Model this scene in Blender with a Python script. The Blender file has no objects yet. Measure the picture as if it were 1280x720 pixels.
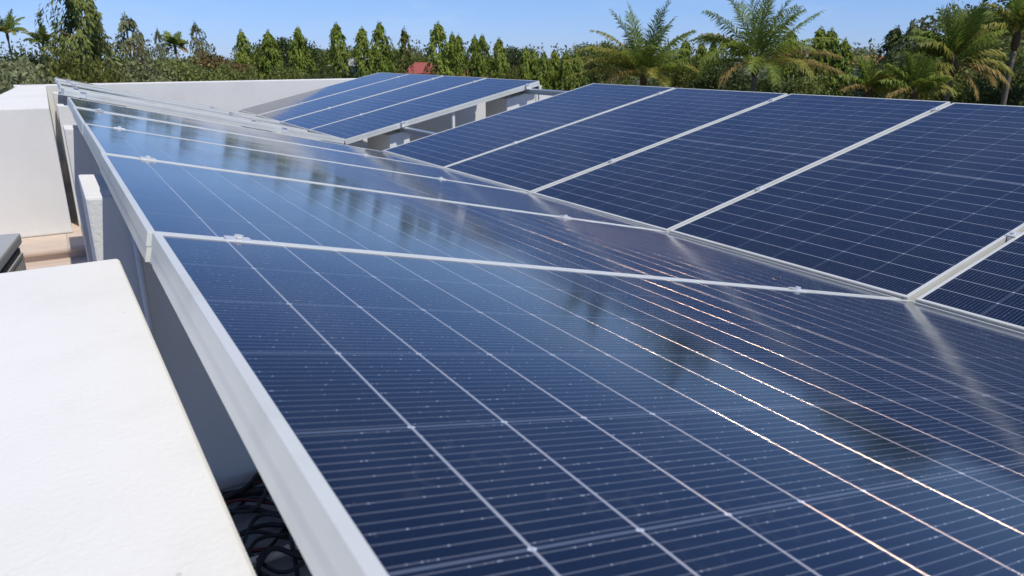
import bpy, bmesh, math, random
from mathutils import Vector, Matrix

# ------------------------------------------------------------------ camera, sky, sun, exposure
SC = bpy.context.scene
COL = SC.collection
CAM = Vector((-2.3213, -1.2423, 0.7762))
YAW, PIT = math.radians(31.7023), math.radians(17.831)
FPX = 906.75                                    # focal length in pixels of the 1280 px wide photograph
cd = bpy.data.cameras.new('camera'); camo = bpy.data.objects.new('camera', cd); COL.objects.link(camo)
cd.sensor_width = 36.0; cd.lens = FPX / 1280.0 * 36.0
cd.clip_start = 0.02; cd.clip_end = 3000
camo.location = CAM
camo.rotation_euler = (math.pi / 2 - PIT, 0, -YAW)
cd.dof.use_dof = True; cd.dof.focus_distance = 2.6; cd.dof.aperture_fstop = 11.0
SC.camera = camo
SC.render.resolution_x = 1024; SC.render.resolution_y = 576

SUN = Vector((0.12, -0.48, 0.87)).normalized()
elev = math.asin(SUN.z); azim = math.atan2(SUN.x, SUN.y)
W = bpy.data.worlds.new('World'); SC.world = W; W.use_nodes = True
wn, wl = W.node_tree.nodes, W.node_tree.links
wn.clear()
wo = wn.new('ShaderNodeOutputWorld'); bg = wn.new('ShaderNodeBackground')
sky = wn.new('ShaderNodeTexSky'); sky.sky_type = 'NISHITA'; sky.sun_disc = False
sky.sun_elevation = elev; sky.sun_rotation = azim
sky.air_density = 0.85; sky.dust_density = 0.0; sky.ozone_density = 1.0; sky.altitude = 0
bg.inputs['Strength'].default_value = 0.108
# thin fair-weather cloud wisps high in the sky
tc = wn.new('ShaderNodeTexCoord'); mp = wn.new('ShaderNodeMapping'); nz = wn.new('ShaderNodeTexNoise')
mp.inputs['Scale'].default_value = (5, 5, 16); nz.inputs['Scale'].default_value = 1.0
nz.inputs['Detail'].default_value = 7; nz.inputs['Roughness'].default_value = 0.62
rp = wn.new('ShaderNodeValToRGB'); rp.color_ramp.elements[0].position = 0.50; rp.color_ramp.elements[1].position = 0.80
rp.color_ramp.elements[1].color = (0.35, 0.35, 0.35, 1)
cm = wn.new('ShaderNodeMixRGB'); cm.inputs['Color2'].default_value = (4.6, 5.9, 7.9, 1)
wl.new(tc.outputs['Generated'], mp.inputs['Vector']); wl.new(mp.outputs['Vector'], nz.inputs['Vector'])
# clear, deep blue tropical air
tint = wn.new('ShaderNodeMixRGB'); tint.blend_type = 'MULTIPLY'; tint.inputs['Fac'].default_value = 1; tint.inputs['Color2'].default_value = (0.50, 0.67, 1.0, 1)
wl.new(sky.outputs['Color'], tint.inputs['Color1'])
sz = wn.new('ShaderNodeSeparateXYZ'); wl.new(tc.outputs['Generated'], sz.inputs[0])
mr = wn.new('ShaderNodeMapRange'); mr.inputs[1].default_value = 0.0; mr.inputs[2].default_value = 0.09; wl.new(sz.outputs[2], mr.inputs[0])
lo = wn.new('ShaderNodeMixRGB'); lo.inputs['Color1'].default_value = (0.37, 0.515, 1.02, 1); lo.inputs['Color2'].default_value = (0.50, 0.65, 1.0, 1)
wl.new(mr.outputs[0], lo.inputs['Fac']); wl.new(lo.outputs[0], tint.inputs['Color2'])
wl.new(nz.outputs['Fac'], rp.inputs['Fac']); wl.new(rp.outputs['Color'], cm.inputs['Fac'])
wl.new(tint.outputs['Color'], cm.inputs['Color1']); wl.new(cm.outputs['Color'], bg.inputs['Color'])
wl.new(bg.outputs['Background'], wo.inputs['Surface'])

sd = bpy.data.lights.new('sun', 'SUN'); so = bpy.data.objects.new('sun', sd); COL.objects.link(so)
sd.energy = 3.4; sd.angle = math.radians(0.53); sd.color = (1.0, 0.95, 0.87)
so.location = (0, -10, 30)
so.rotation_euler = SUN.to_track_quat('Z', 'Y').to_euler()
SC.view_settings.view_transform = 'Standard'; SC.view_settings.look = 'None'
SC.view_settings.gamma = 1.0; SC.view_settings.use_curve_mapping = False
SC.view_settings.exposure = 0.22
SC.render.engine = 'CYCLES'

R_ = Vector((math.cos(YAW), -math.sin(YAW), 0))
F_ = Vector((math.sin(YAW) * math.cos(PIT), math.cos(YAW) * math.cos(PIT), -math.sin(PIT)))
U_ = R_.cross(F_)
def at(u, v, D):
    "point D metres away (horizontally) in the direction of a photograph pixel"
    d = F_ + R_ * ((u - 640) / FPX) - U_ * ((v - 360) / FPX)
    h = math.hypot(d.x, d.y)
    return CAM + d * (D / h)
GZ = -7.0                                       # garden level below the roof

# ------------------------------------------------------------------ helpers
def tag(o, label=None, cat=None, group=None, kind=None):
    if label: o['label'] = label
    if cat: o['category'] = cat
    if group: o['group'] = group
    if kind: o['kind'] = kind
    return o
def empty(name, loc=(0, 0, 0), rot=(0, 0, 0)):
    o = bpy.data.objects.new(name, None); COL.objects.link(o)
    o.location = loc; o.rotation_euler = rot; o.empty_display_size = 0.2
    return o
def obj(name, bm, mats, parent=None, smooth=False):
    me = bpy.data.meshes.new(name); bm.normal_update(); bm.to_mesh(me); bm.free()
    for m in (mats if isinstance(mats, (list, tuple)) else [mats]): me.materials.append(m)
    if smooth:
        for p in me.polygons: p.use_smooth = True
    o = bpy.data.objects.new(name, me); COL.objects.link(o)
    if parent is not None: o.parent = parent
    return o
def box(bm, x0, x1, y0, y1, z0, z1, bevel=0.0, mi=0, seg=2):
    vs = [bm.verts.new(p) for p in ((x0,y0,z0),(x1,y0,z0),(x1,y1,z0),(x0,y1,z0),(x0,y0,z1),(x1,y0,z1),(x1,y1,z1),(x0,y1,z1))]
    fs = [bm.faces.new([vs[i] for i in f]) for f in ((3,2,1,0),(4,5,6,7),(0,1,5,4),(1,2,6,5),(2,3,7,6),(3,0,4,7))]
    for f in fs: f.material_index = mi
    if bevel > 0:
        es = list({e for f in fs for e in f.edges})
        r = bmesh.ops.bevel(bm, geom=es, offset=bevel, segments=seg, profile=0.6, affect='EDGES', clamp_overlap=True)
        for f in r['faces']: f.material_index = mi
def prism(bm, pts, d0, d1, axis='y', bevel=0.0, mi=0, seg=2):
    "a polygon in the plane across `axis`, extruded from d0 to d1"
    def P(a, b, d): return {'y': (a, d, b), 'x': (d, a, b), 'z': (a, b, d)}[axis]
    A = [bm.verts.new(P(a, b, d0)) for a, b in pts]; B = [bm.verts.new(P(a, b, d1)) for a, b in pts]
    fs = [bm.faces.new(A), bm.faces.new(B[::-1])]
    n = len(pts)
    for i in range(n): fs.append(bm.faces.new((A[i], B[i], B[(i+1) % n], A[(i+1) % n])))
    bmesh.ops.recalc_face_normals(bm, faces=fs)
    if bevel > 0:
        es = list({e for f in fs for e in f.edges})
        bmesh.ops.bevel(bm, geom=es, offset=bevel, segments=seg, profile=0.6, affect='EDGES', clamp_overlap=True)
def tube(bm, pts, rads, n=8, cap=True):
    pts = [Vector(p) for p in pts]
    if not isinstance(rads, (list, tuple)): rads = [rads] * len(pts)
    rings = []; prev = None
    for i, p in enumerate(pts):
        t = (pts[min(i+1, len(pts)-1)] - pts[max(i-1, 0)])
        if t.length < 1e-9: t = Vector((0, 0, 1))
        t.normalize()
        if prev is None:
            a = t.orthogonal().normalized()
        else:
            a = (prev - t * prev.dot(t)); a = a.normalized() if a.length > 1e-6 else t.orthogonal().normalized()
        prev = a; b = t.cross(a)
        rings.append([bm.verts.new(p + (a * math.cos(k * 2*math.pi/n) + b * math.sin(k * 2*math.pi/n)) * rads[i]) for k in range(n)])
    for i in range(len(rings)-1):
        for k in range(n):
            bm.faces.new((rings[i][k], rings[i][(k+1) % n], rings[i+1][(k+1) % n], rings[i+1][k]))
    if cap:
        bm.faces.new(rings[0][::-1]); bm.faces.new(rings[-1])

# ------------------------------------------------------------------ node helpers
class NT:
    def __init__(s, mat):
        s.t = mat.node_tree; s.n = s.t.nodes; s.l = s.t.links
    def node(s, typ, **kw):
        nd = s.n.new(typ)
        for k, v in kw.items(): setattr(nd, k, v)
        return nd
    def put(s, sock, v):
        if hasattr(v, 'links') or isinstance(v, bpy.types.NodeSocket): s.l.new(v, sock)
        else: sock.default_value = v
    def m(s, op, a, b=None, c=None, clamp=False):
        nd = s.node('ShaderNodeMath', operation=op); nd.use_clamp = clamp
        s.put(nd.inputs[0], a)
        if b is not None: s.put(nd.inputs[1], b)
        if c is not None: s.put(nd.inputs[2], c)
        return nd.outputs[0]
    def mix(s, f, a, b):
        nd = s.node('ShaderNodeMixRGB'); s.put(nd.inputs[0], f); s.put(nd.inputs[1], a); s.put(nd.inputs[2], b)
        return nd.outputs[0]
    def ss(s, v, lo, hi, o0=0.0, o1=1.0):
        nd = s.node('ShaderNodeMapRange', interpolation_type='SMOOTHSTEP')
        s.put(nd.inputs[0], v)
        for i, q in enumerate((lo, hi, o0, o1)): s.put(nd.inputs[i+1], q)
        return nd.outputs[0]
    def noise(s, vec, scale, detail=2.0, rough=0.5, dist=0.0, out='Fac'):
        nd = s.node('ShaderNodeTexNoise')
        if vec is not None: s.l.new(vec, nd.inputs['Vector'])
        nd.inputs['Scale'].default_value = scale; nd.inputs['Detail'].default_value = detail
        nd.inputs['Roughness'].default_value = rough; nd.inputs['Distortion'].default_value = dist
        return nd.outputs[out]
    def bump(s, h, strength, dist=0.01, nrm=None):
        nd = s.node('ShaderNodeBump'); nd.inputs['Strength'].default_value = strength; nd.inputs['Distance'].default_value = dist
        s.l.new(h, nd.inputs['Height'])
        if nrm is not None: s.l.new(nrm, nd.inputs['Normal'])
        return nd.outputs[0]
    def scale(s, vec, sc):
        nd = s.node('ShaderNodeMapping'); s.l.new(vec, nd.inputs['Vector']); nd.inputs['Scale'].default_value = sc
        return nd.outputs[0]
def material(name):
    m = bpy.data.materials.new(name); m.use_nodes = True
    return m, m.node_tree.nodes['Principled BSDF'], NT(m)
def C4(r, g, b): return (r, g, b, 1.0)

def plaster(name, col, rough=0.85, bump=0.25, stain=0.12, grain=140):
    m, p, t = material(name)
    tc = t.node('ShaderNodeTexCoord').outputs['Object']
    big = t.noise(tc, 1.7, 5, 0.6); fine = t.noise(tc, grain, 4, 0.65); mid = t.noise(tc, 14, 5, 0.6)
    streak = t.noise(t.scale(tc, (9, 9, 0.7)), 1.0, 4, 0.6)
    f = t.m('MULTIPLY', t.ss(big, 0.40, 0.75), stain)
    f = t.m('ADD', f, t.m('MULTIPLY', t.ss(mid, 0.5, 0.8), stain * 0.5))
    f = t.m('ADD', f, t.m('MULTIPLY', t.ss(streak, 0.55, 0.8), stain * 0.5))
    dirt = C4(col[0]*0.62, col[1]*0.60, col[2]*0.54)
    c = t.mix(f, C4(*col), dirt)
    spk = t.node('ShaderNodeTexVoronoi'); t.l.new(tc, spk.inputs['Vector']); spk.inputs['Scale'].default_value = 11
    s2 = t.ss(spk.outputs['Distance'], 0.02, 0.035, 0.35, 0.0)
    c = t.mix(s2, c, C4(0.28, 0.25, 0.2))
    wob = t.node('ShaderNodeVectorMath', operation='ADD'); t.l.new(tc, wob.inputs[0])
    wsc = t.node('ShaderNodeVectorMath', operation='SCALE'); t.l.new(t.noise(tc, 5, 4, 0.6, out='Color'), wsc.inputs[0]); wsc.inputs['Scale'].default_value = 0.16; t.l.new(wsc.outputs[0], wob.inputs[1])
    ck = t.node('ShaderNodeTexVoronoi', feature='DISTANCE_TO_EDGE'); t.l.new(wob.outputs[0], ck.inputs['Vector']); ck.inputs['Scale'].default_value = 1.6
    crack = t.m('MULTIPLY', t.ss(ck.outputs['Distance'], 0.0006, 0.0024, 0.10, 0.0), t.ss(t.noise(tc, 2.6, 2, 0.5), 0.54, 0.62))
    c = t.mix(crack, c, C4(0.32, 0.30, 0.26))
    t.l.new(c, p.inputs['Base Color']); p.inputs['Roughness'].default_value = rough
    p.inputs['Specular IOR Level'].default_value = 0.25
    h = t.m('ADD', fine, t.m('MULTIPLY', mid, 0.8))
    t.l.new(t.bump(h, bump, 0.004), p.inputs['Normal'])
    return m
def metal(name, col, rough=0.35, metallic=0.85, bump=0.03, var=0.12):
    m, p, t = material(name)
    tc = t.node('ShaderNodeTexCoord').outputs['Object']
    n = t.noise(t.scale(tc, (6, 6, 6)), 1.0, 5, 0.6); s = t.noise(t.scale(tc, (3, 160, 160)), 1.0, 2, 0.5)
    c = t.mix(t.m('MULTIPLY', t.ss(n, 0.45, 0.8), var), C4(*col), C4(col[0]*0.55, col[1]*0.54, col[2]*0.5))
    t.l.new(c, p.inputs['Base Color']); p.inputs['Metallic'].default_value = metallic
    t.l.new(t.m('ADD', rough - 0.06, t.m('MULTIPLY', n, 0.14)), p.inputs['Roughness'])
    t.l.new(t.bump(s, bump, 0.002), p.inputs['Normal'])
    return m
def plain(name, col, rough=0.6, metallic=0.0, var=0.2, scale=20):
    m, p, t = material(name)
    tc = t.node('ShaderNodeTexCoord').outputs['Object']
    n = t.noise(tc, scale, 4, 0.6)
    t.l.new(t.mix(t.m('MULTIPLY', n, var), C4(*col), C4(*[q*0.4 for q in col])), p.inputs['Base Color'])
    p.inputs['Roughness'].default_value = rough; p.inputs['Metallic'].default_value = metallic
    return m

MAT = {}
MAT['white_wall'] = plaster('white_painted_plaster', (0.755, 0.745, 0.70), bump=0.28, stain=0.15)
MAT['pier'] = plaster('rough_white_stucco', (0.75, 0.745, 0.71), bump=0.6, stain=0.10, grain=70)
MAT['cream_wall'] = plaster('cream_painted_plaster', (0.70, 0.685, 0.63), bump=0.2, stain=0.16)
MAT['roof_floor'] = plaster('grey_roof_membrane', (0.36, 0.365, 0.37), bump=0.3, stain=0.3)
MAT['facade'] = plaster('facade_render', (0.66, 0.64, 0.58), bump=0.2, stain=0.2)
MAT['frame'] = metal('anodised_aluminium', (0.80, 0.80, 0.725), 0.38, 0.34, var=0.3, bump=0.06)
MAT['clamp'] = metal('clamp_aluminium', (0.84, 0.83, 0.80), 0.38, 0.5)
MAT['rail'] = metal('rail_aluminium', (0.62, 0.66, 0.68), 0.4, 0.8)
MAT['bolt'] = metal('steel_bolt', (0.5, 0.5, 0.5), 0.3, 1.0)
MAT['white_paint'] = plain('white_painted_metal', (0.78, 0.78, 0.76), 0.5)
MAT['cable'] = plain('black_cable_sheath', (0.016, 0.017, 0.019), 0.42)
MAT['red_cable'] = plain('red_cable_sheath', (0.11, 0.012, 0.016), 0.42)
MAT['conduit'] = plain('cream_plastic_pipe', (0.80, 0.70, 0.55), 0.45)
MAT['ac'] = plain('grey_painted_casing', (0.42, 0.43, 0.41), 0.45, 0.0, 0.25, 6)
MAT['dark'] = plain('dark_grille', (0.03, 0.033, 0.035), 0.5)
MAT['grille'] = plain('grille_slat_paint', (0.34, 0.33, 0.31), 0.5)
MAT['backsheet'] = plain('white_backsheet', (0.7, 0.7, 0.7), 0.6)

def glass_mat(L, Wd):
    "cells, gaps and wires of a half-cut panel under its front glass; panel space, metres"
    m, p, t = material('solar_cell_glass')
    tc = t.node('ShaderNodeTexCoord').outputs['Object']
    sp = t.node('ShaderNodeSeparateXYZ'); t.l.new(tc, sp.inputs[0])
    x, y = sp.outputs[0], sp.outputs[1]
    oi = t.node('ShaderNodeObjectInfo').outputs['Random']
    PX, PY = 0.0927, 0.1835
    a = t.m('SUBTRACT', t.m('ABSOLUTE', x), 0.007)
    q = t.m('DIVIDE', a, PX)
    dx = t.m('MULTIPLY', t.m('ABSOLUTE', t.m('SUBTRACT', t.m('FRACT', t.m('ADD', q, 0.5)), 0.5)), PX)
    r = t.m('DIVIDE', y, PY)
    dy = t.m('MULTIPLY', t.m('ABSOLUTE', t.m('SUBTRACT', t.m('FRACT', t.m('ADD', r, 0.5)), 0.5)), PY)
    in_x = t.m('MULTIPLY', t.m('LESS_THAN', a, 12.06 * PX), 1.0)
    in_y = t.m('LESS_THAN', t.m('ABSOLUTE', y), 3.02 * PY)
    inside = t.m('MULTIPLY', in_x, in_y)
    inner_x = t.m('MULTIPLY', t.m('LESS_THAN', a, 11.9 * PX), in_y); inner_y = t.m('MULTIPLY', t.m('LESS_THAN', t.m('ABSOLUTE', y), 2.9 * PY), in_x)
    gx = t.m('MULTIPLY', t.ss(dx, 0.0008, 0.0018, 1.0, 0.0), inner_x)          # bright strip between half cells
    cx = t.m('LESS_THAN', a, -0.0060)                                             # wider strip in the middle of the panel
    gx = t.m('MAXIMUM', gx, t.m('MULTIPLY', t.m('MULTIPLY', cx, in_y), 0.45))
    gy = t.m('MULTIPLY', t.ss(dy, 0.0008, 0.0022, 1.0, 0.0), inner_y)          # fainter strip between columns
    dot = t.m('MULTIPLY', t.ss(t.m('ADD', dx, dy), 0.0030, 0.0044, 1.0, 0.0), t.m('MULTIPLY', inner_x, inner_y))   # clipped cell corners
    wv = t.m('DIVIDE', y, 0.1835 / 16)
    dw = t.m('MULTIPLY', t.m('ABSOLUTE', t.m('SUBTRACT', t.m('FRACT', wv), 0.5)), 0.1835 / 16)
    wire = t.m('MULTIPLY', t.ss(dw, 0.00025, 0.0008, 1.0, 0.0), inside)
    n1 = t.noise(t.scale(tc, (230, 87.2, 1)), 1.0, 1, 0.5)                      # uneven solder beads along each wire
    beads = t.ss(n1, 0.66, 0.74)
    n2 = t.noise(t.scale(tc, (7, 9, 1)), 1.0, 3, 0.6)
    wirev = t.m('MULTIPLY', wire, t.m('ADD', t.m('MULTIPLY', beads, 1.0), t.m('ADD', 0.12, t.m('MULTIPLY', n2, 0.16))))
    # cells: small tone steps from cell to cell and panel to panel
    idx = t.node('ShaderNodeCombineXYZ')
    t.l.new(t.m('FLOOR', t.m('DIVIDE', x, PX)), idx.inputs[0]); t.l.new(t.m('FLOOR', r), idx.inputs[1]); t.l.new(t.m('MULTIPLY', oi, 37), idx.inputs[2])
    wnz = t.node('ShaderNodeTexWhiteNoise', noise_dimensions='3D'); t.l.new(idx.outputs[0], wnz.inputs['Vector'])
    blot = t.noise(tc, 5.0, 4, 0.6)
    cv = t.m('ADD', t.m('MULTIPLY', wnz.outputs['Value'], 0.35), t.m('MULTIPLY', blot, 0.65))
    cell = t.mix(cv, C4(0.0030, 0.0078, 0.0230), C4(0.0058, 0.0142, 0.0390))
    c = t.mix(wirev, cell, C4(0.60, 0.63, 0.70))
    c = t.mix(t.m('MULTIPLY', gy, 0.34), c, C4(0.26, 0.31, 0.40))
    c = t.mix(t.m('MULTIPLY', gx, 0.74), c, C4(0.80, 0.83, 0.88))
    c = t.mix(dot, c, C4(0.78, 0.80, 0.85))
    offv = t.node('ShaderNodeVectorMath', operation='ADD'); t.l.new(tc, offv.inputs[0]); cb = t.node('ShaderNodeCombineXYZ'); t.l.new(t.m('MULTIPLY', oi, 60), cb.inputs[2]); t.l.new(cb.outputs[0], offv.inputs[1]); off_tc = offv.outputs[0]
    # dust: a thin film with dried-drop marks
    d1 = t.noise(off_tc, 2.2, 6, 0.65); d2 = t.noise(tc, 60, 3, 0.7)
    vor = t.node('ShaderNodeTexVoronoi'); t.l.new(tc, vor.inputs['Vector']); vor.inputs['Scale'].default_value = 70
    spk = t.m('MULTIPLY', t.ss(vor.outputs['Distance'], 0.04, 0.09, 1.0, 0.0), t.ss(d2, 0.5, 0.62))
    ring = t.node('ShaderNodeTexVoronoi'); t.l.new(off_tc, ring.inputs['Vector']); ring.inputs['Scale'].default_value = 16; ring.inputs['Randomness'].default_value = 1.0
    rg = t.m('MULTIPLY', t.ss(t.m('ABSOLUTE', t.m('SUBTRACT', ring.outputs['Distance'], 0.30)), 0.0, 0.05, 1.0, 0.0), t.ss(d1, 0.46, 0.62))
    drop = t.node('ShaderNodeTexVoronoi'); t.l.new(off_tc, drop.inputs['Vector']); drop.inputs['Scale'].default_value = 2.3
    dr = t.ss(t.m('ADD', drop.outputs['Distance'], t.m('MULTIPLY', d2, 0.03)), 0.028, 0.040, 0.55, 0.0)
    film = t.m('ADD', t.m('MULTIPLY', t.ss(d1, 0.35, 0.8), 0.010), t.m('ADD', t.m('MULTIPLY', spk, 0.25), t.m('ADD', t.m('MULTIPLY', rg, 0.035), dr)))
    film = t.m('ADD', film, t.m('MULTIPLY', t.m('SUBTRACT', oi, 0.3), 0.008), clamp=True)
    c = t.mix(film, c, C4(0.40, 0.37, 0.33))
    t.l.new(c, p.inputs['Base Color'])
    p.inputs['Roughness'].default_value = 0.40
    t.l.new(t.m('MULTIPLY', t.m('MAXIMUM', t.m('MAXIMUM', gx, dot), t.m('MULTIPLY', wirev, 0.8)), 0.35), p.inputs['Metallic'])
    p.inputs['Specular IOR Level'].default_value = 0.04
    p.inputs['Coat Weight'].default_value = 1.0; p.inputs['Coat IOR'].default_value = 1.33
    t.l.new(t.m('ADD', 0.080, t.m('MULTIPLY', t.ss(d1, 0.35, 0.8), 0.06)), p.inputs['Coat Roughness'])
    wav = t.noise(tc, 3.2, 1, 0.4)
    off = t.node('ShaderNodeVectorMath', operation='ADD'); t.l.new(tc, off.inputs[0])
    cmb = t.node('ShaderNodeCombineXYZ'); t.l.new(t.m('MULTIPLY', oi, 50), cmb.inputs[2]); t.l.new(cmb.outputs[0], off.inputs[1])
    wav = t.noise(off.outputs[0], 3.0, 1, 0.4)
    bn = t.bump(wav, 1.0, 0.0015)
    t.l.new(bn, p.inputs['Coat Normal'])
    # the round ribbons step up from cell to cell inside each gap: bent little metal cylinders, about 38 degrees steep
    seg = t.node('ShaderNodeCombineXYZ'); t.l.new(t.m('FLOOR', t.m('ADD', q, 0.5)), seg.inputs[0]); t.l.new(t.m('FLOOR', r), seg.inputs[1]); t.l.new(t.m('MULTIPLY', oi, 91), seg.inputs[2])
    sw = t.node('ShaderNodeTexWhiteNoise', noise_dimensions='3D'); t.l.new(seg.outputs[0], sw.inputs['Vector'])
    th = t.m('ADD', math.radians(38.0), t.m('MULTIPLY', t.m('SUBTRACT', sw.outputs['Value'], 0.5), math.radians(4.5)))
    ph = t.m('MULTIPLY', t.m('SUBTRACT', t.m('FRACT', t.m('MULTIPLY', wv, 5.0)), 0.5), math.radians(150))
    cph = t.m('COSINE', ph)
    nv = t.node('ShaderNodeCombineXYZ')
    t.l.new(t.m('MULTIPLY', t.m('MULTIPLY', t.m('SINE', th), cph), -1.0), nv.inputs[0]); t.l.new(t.m('SINE', ph), nv.inputs[1]); t.l.new(t.m('MULTIPLY', t.m('COSINE', th), cph), nv.inputs[2])
    vt = t.node('ShaderNodeVectorTransform', vector_type='VECTOR', convert_from='OBJECT', convert_to='WORLD'); t.l.new(nv.outputs[0], vt.inputs[0])
    rb = t.node('ShaderNodeBsdfPrincipled'); rb.inputs['Base Color'].default_value = C4(0.95, 0.66, 0.47); rb.inputs['Metallic'].default_value = 1.0
    rb.inputs['Roughness'].default_value = 0.15; t.l.new(vt.outputs[0], rb.inputs['Normal'])
    mx = t.node('ShaderNodeMixShader'); t.l.new(t.m('MULTIPLY', gx, 0.40), mx.inputs[0])
    t.l.new(p.outputs[0], mx.inputs[1]); t.l.new(rb.outputs[0], mx.inputs[2]); t.l.new(mx.outputs[0], t.n['Material Output'].inputs['Surface'])
    return m

# ------------------------------------------------------------------ ground and building
def sheet(name, pts, z, m, kind='structure'):
    bm = bmesh.new(); bm.faces.new([bm.verts.new((x, y, z)) for x, y in pts])
    o = obj(name, bm, m); tag(o, kind=kind); return o
def ground_mat():
    m, p, t = material('garden_ground')
    tc = t.node('ShaderNodeTexCoord').outputs['Object']
    n = t.noise(tc, 0.09, 6, 0.65); n2 = t.noise(tc, 1.6, 5, 0.7)
    c = t.mix(t.ss(n, 0.40, 0.62), C4(0.06, 0.075, 0.025), C4(0.17, 0.14, 0.085))
    c = t.mix(t.m('MULTIPLY', n2, 0.5), c, C4(0.035, 0.05, 0.015))
    t.l.new(c, p.inputs['Base Color']); p.inputs['Roughness'].default_value = 0.95
    t.l.new(t.bump(n2, 0.6, 0.1), p.inputs['Normal'])
    return m
sheet('ground', [(-1500, -1500), (1500, -1500), (1500, 1500), (-1500, 1500)], GZ, ground_mat())

def tile_mat():
    m, p, t = material('terrace_tiles')
    tc = t.node('ShaderNodeTexCoord').outputs['Object']
    b = t.node('ShaderNodeTexBrick'); t.l.new(tc, b.inputs['Vector'])
    b.offset = 0.0; b.inputs['Scale'].default_value = 1.0; b.inputs['Brick Width'].default_value = 0.34; b.inputs['Row Height'].default_value = 0.34
    b.inputs['Mortar Size'].default_value = 0.006
    b.inputs['Color1'].default_value = C4(0.62, 0.50, 0.39); b.inputs['Color2'].default_value = C4(0.58, 0.46, 0.36); b.inputs['Mortar'].default_value = C4(0.42, 0.36, 0.3)
    n = t.noise(tc, 9, 5, 0.6)
    t.l.new(t.mix(t.m('MULTIPLY', t.ss(n, 0.4, 0.8), 0.3), b.outputs['Color'], C4(0.36, 0.29, 0.22)), p.inputs['Base Color'])
    p.inputs['Roughness'].default_value = 0.6
    return m
TILE = tile_mat()
FZ = -0.62
bld = empty('building', (0, 4, GZ)); tag(bld, 'white flat roofed building whose roof carries the solar panels and walls', 'building')
def bpart(name, bm, m):
    o = obj(name, bm, m, bld); o.location = -Vector(bld.location); return o
bm = bmesh.new(); box(bm, -4.2, 2.95, -4.0, 11.2, GZ, FZ - 0.16); bpart('wall', bm, MAT['facade'])
bm = bmesh.new(); box(bm, -2.26, 2.95, -4.0, 11.2, FZ - 0.157, FZ); bpart('roof_floor', bm, MAT['roof_floor'])
bm = bmesh.new(); box(bm, -4.2, -2.263, -4.0, 4.86, FZ - 0.157, FZ - 0.03); bpart('terrace_floor', bm, TILE)
bm = bmesh.new(); box(bm, -4.2, -2.263, 4.92, 11.2, FZ - 0.157, FZ + 0.05); box(bm, -4.2, -2.263, 4.863, 4.917, FZ - 0.157, FZ + 0.012)
box(bm, -4.2, -2.262, 4.835, 4.919, FZ + 0.014, FZ + 0.056, 0.016)
bpart('step', bm, TILE)

# walls of the roof
bm = bmesh.new(); box(bm, -3.05, -2.252, -3.2, 0.345, FZ - 0.03, 0.40, 0.009, seg=3)
w = obj('parapet_wall', bm, MAT['white_wall']); w.rotation_euler.z = math.radians(0.6)
tag(w, 'broad sunlit white parapet wall in the foreground along the nearest panel', 'wall')
bm = bmesh.new(); prism(bm, [(-2.84, 5.36), (-2.335, 5.36), (-2.335, 10.47), (-2.625, 10.47)], FZ + 0.052, 0.40, 'z', 0.012)
w = obj('parapet_wall', bm, MAT['white_wall']); tag(w, 'white parapet wall block left of the far panels with cream end face above the tiles', 'wall')
# far parapet, slightly skew to the rows
bm = bmesh.new(); box(bm, -0.96, 4.05, 0.0, 0.24, FZ, 0.40, 0.012)
w = obj('parapet_wall', bm, MAT['white_wall']); w.location = (-1.73, 10.42, 0); w.rotation_euler.z = math.radians(4.0)
tag(w, 'long white parapet wall across the far end of the roof before the trees', 'wall')
bm = bmesh.new(); box(bm, 2.66, 2.9, -3.2, 10.6, FZ, -0.05, 0.012)
w = obj('parapet_wall', bm, MAT['white_wall']); tag(w, 'white parapet wall behind the high edge of the right panel row', 'wall')

TA, TB = math.radians(12.856), math.radians(12.753)
L, WD, P = 2.2754, 1.132, 1.154
G0, H0 = 0.004, 0.0061
GAP = 0.921
FH = 0.050                                      # panel frame height
# piers carrying the rails under the left row
pier_lab = ['white stucco pier nearest the camera, between the parapet and the second panel seam',
            'second white stucco pier from the camera, its sunlit top just beyond the nearest pier',
            'third white pier under the left row, level with the cream end of the side parapet',
            'small white pier far back under the last panels of the left row']
for i, Y in enumerate((1.07, 3.40, 5.58, 7.90)):
    bm = bmesh.new()
    prism(bm, [(-2.283, FZ), (-1.62, FZ), (-1.62, 0.27), (-2.08, 0.385), (-2.283, 0.40)], Y, Y + (0.48 if i == 0 else 0.24), 'y', 0.008)
    w = obj('pier', bm, MAT['pier']); tag(w, pier_lab[i], 'pier', 'stucco piers under the left panel row')
# piers under the right row, seen through the gap
def rtop(x): return H0 + (x - G0) * math.tan(TB)
pl = [('small white pier with a sloped top in the gap, beside the valley', 0.49, 0.71, 5.63, 6.25),
      ('larger white pier in the gap under the high edge of the right row', 1.86, 2.24, 5.63, 6.1),
      ('long cream wall pier in shade under the far right panels', 1.12, 2.46, 6.9, 7.1)]
for lab, x0, x1, y0, y1 in pl:
    bm = bmesh.new(); dz = 0.105
    prism(bm, [(x0, FZ), (x1, FZ), (x1, rtop(x1) - dz), (x0, rtop(x0) - dz)], y0, y1, 'y', 0.006)
    w = obj('pier', bm, MAT['pier']); tag(w, lab, 'pier', 'piers under the right panel row')
bm = bmesh.new(); box(bm, 2.27, 2.62, 5.75, 5.95, FZ, 0.36, 0.006)
w = obj('wall_stub', bm, MAT['white_wall']); tag(w, 'light wall stub under the high rail at the outer end of the gap', 'wall')
for lab, x in (('thin white post in the middle of the gap before the shaded wall', 1.17), ('thin white post beside the larger pier in the gap', 2.24)):
    bm = bmesh.new(); box(bm, x, x + 0.03, 5.575, 5.605, FZ, rtop(x) - 0.055, 0.003)
    w = obj('support_post', bm, MAT['white_paint']); tag(w, lab, 'post', 'posts under the right panel row')
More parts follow.
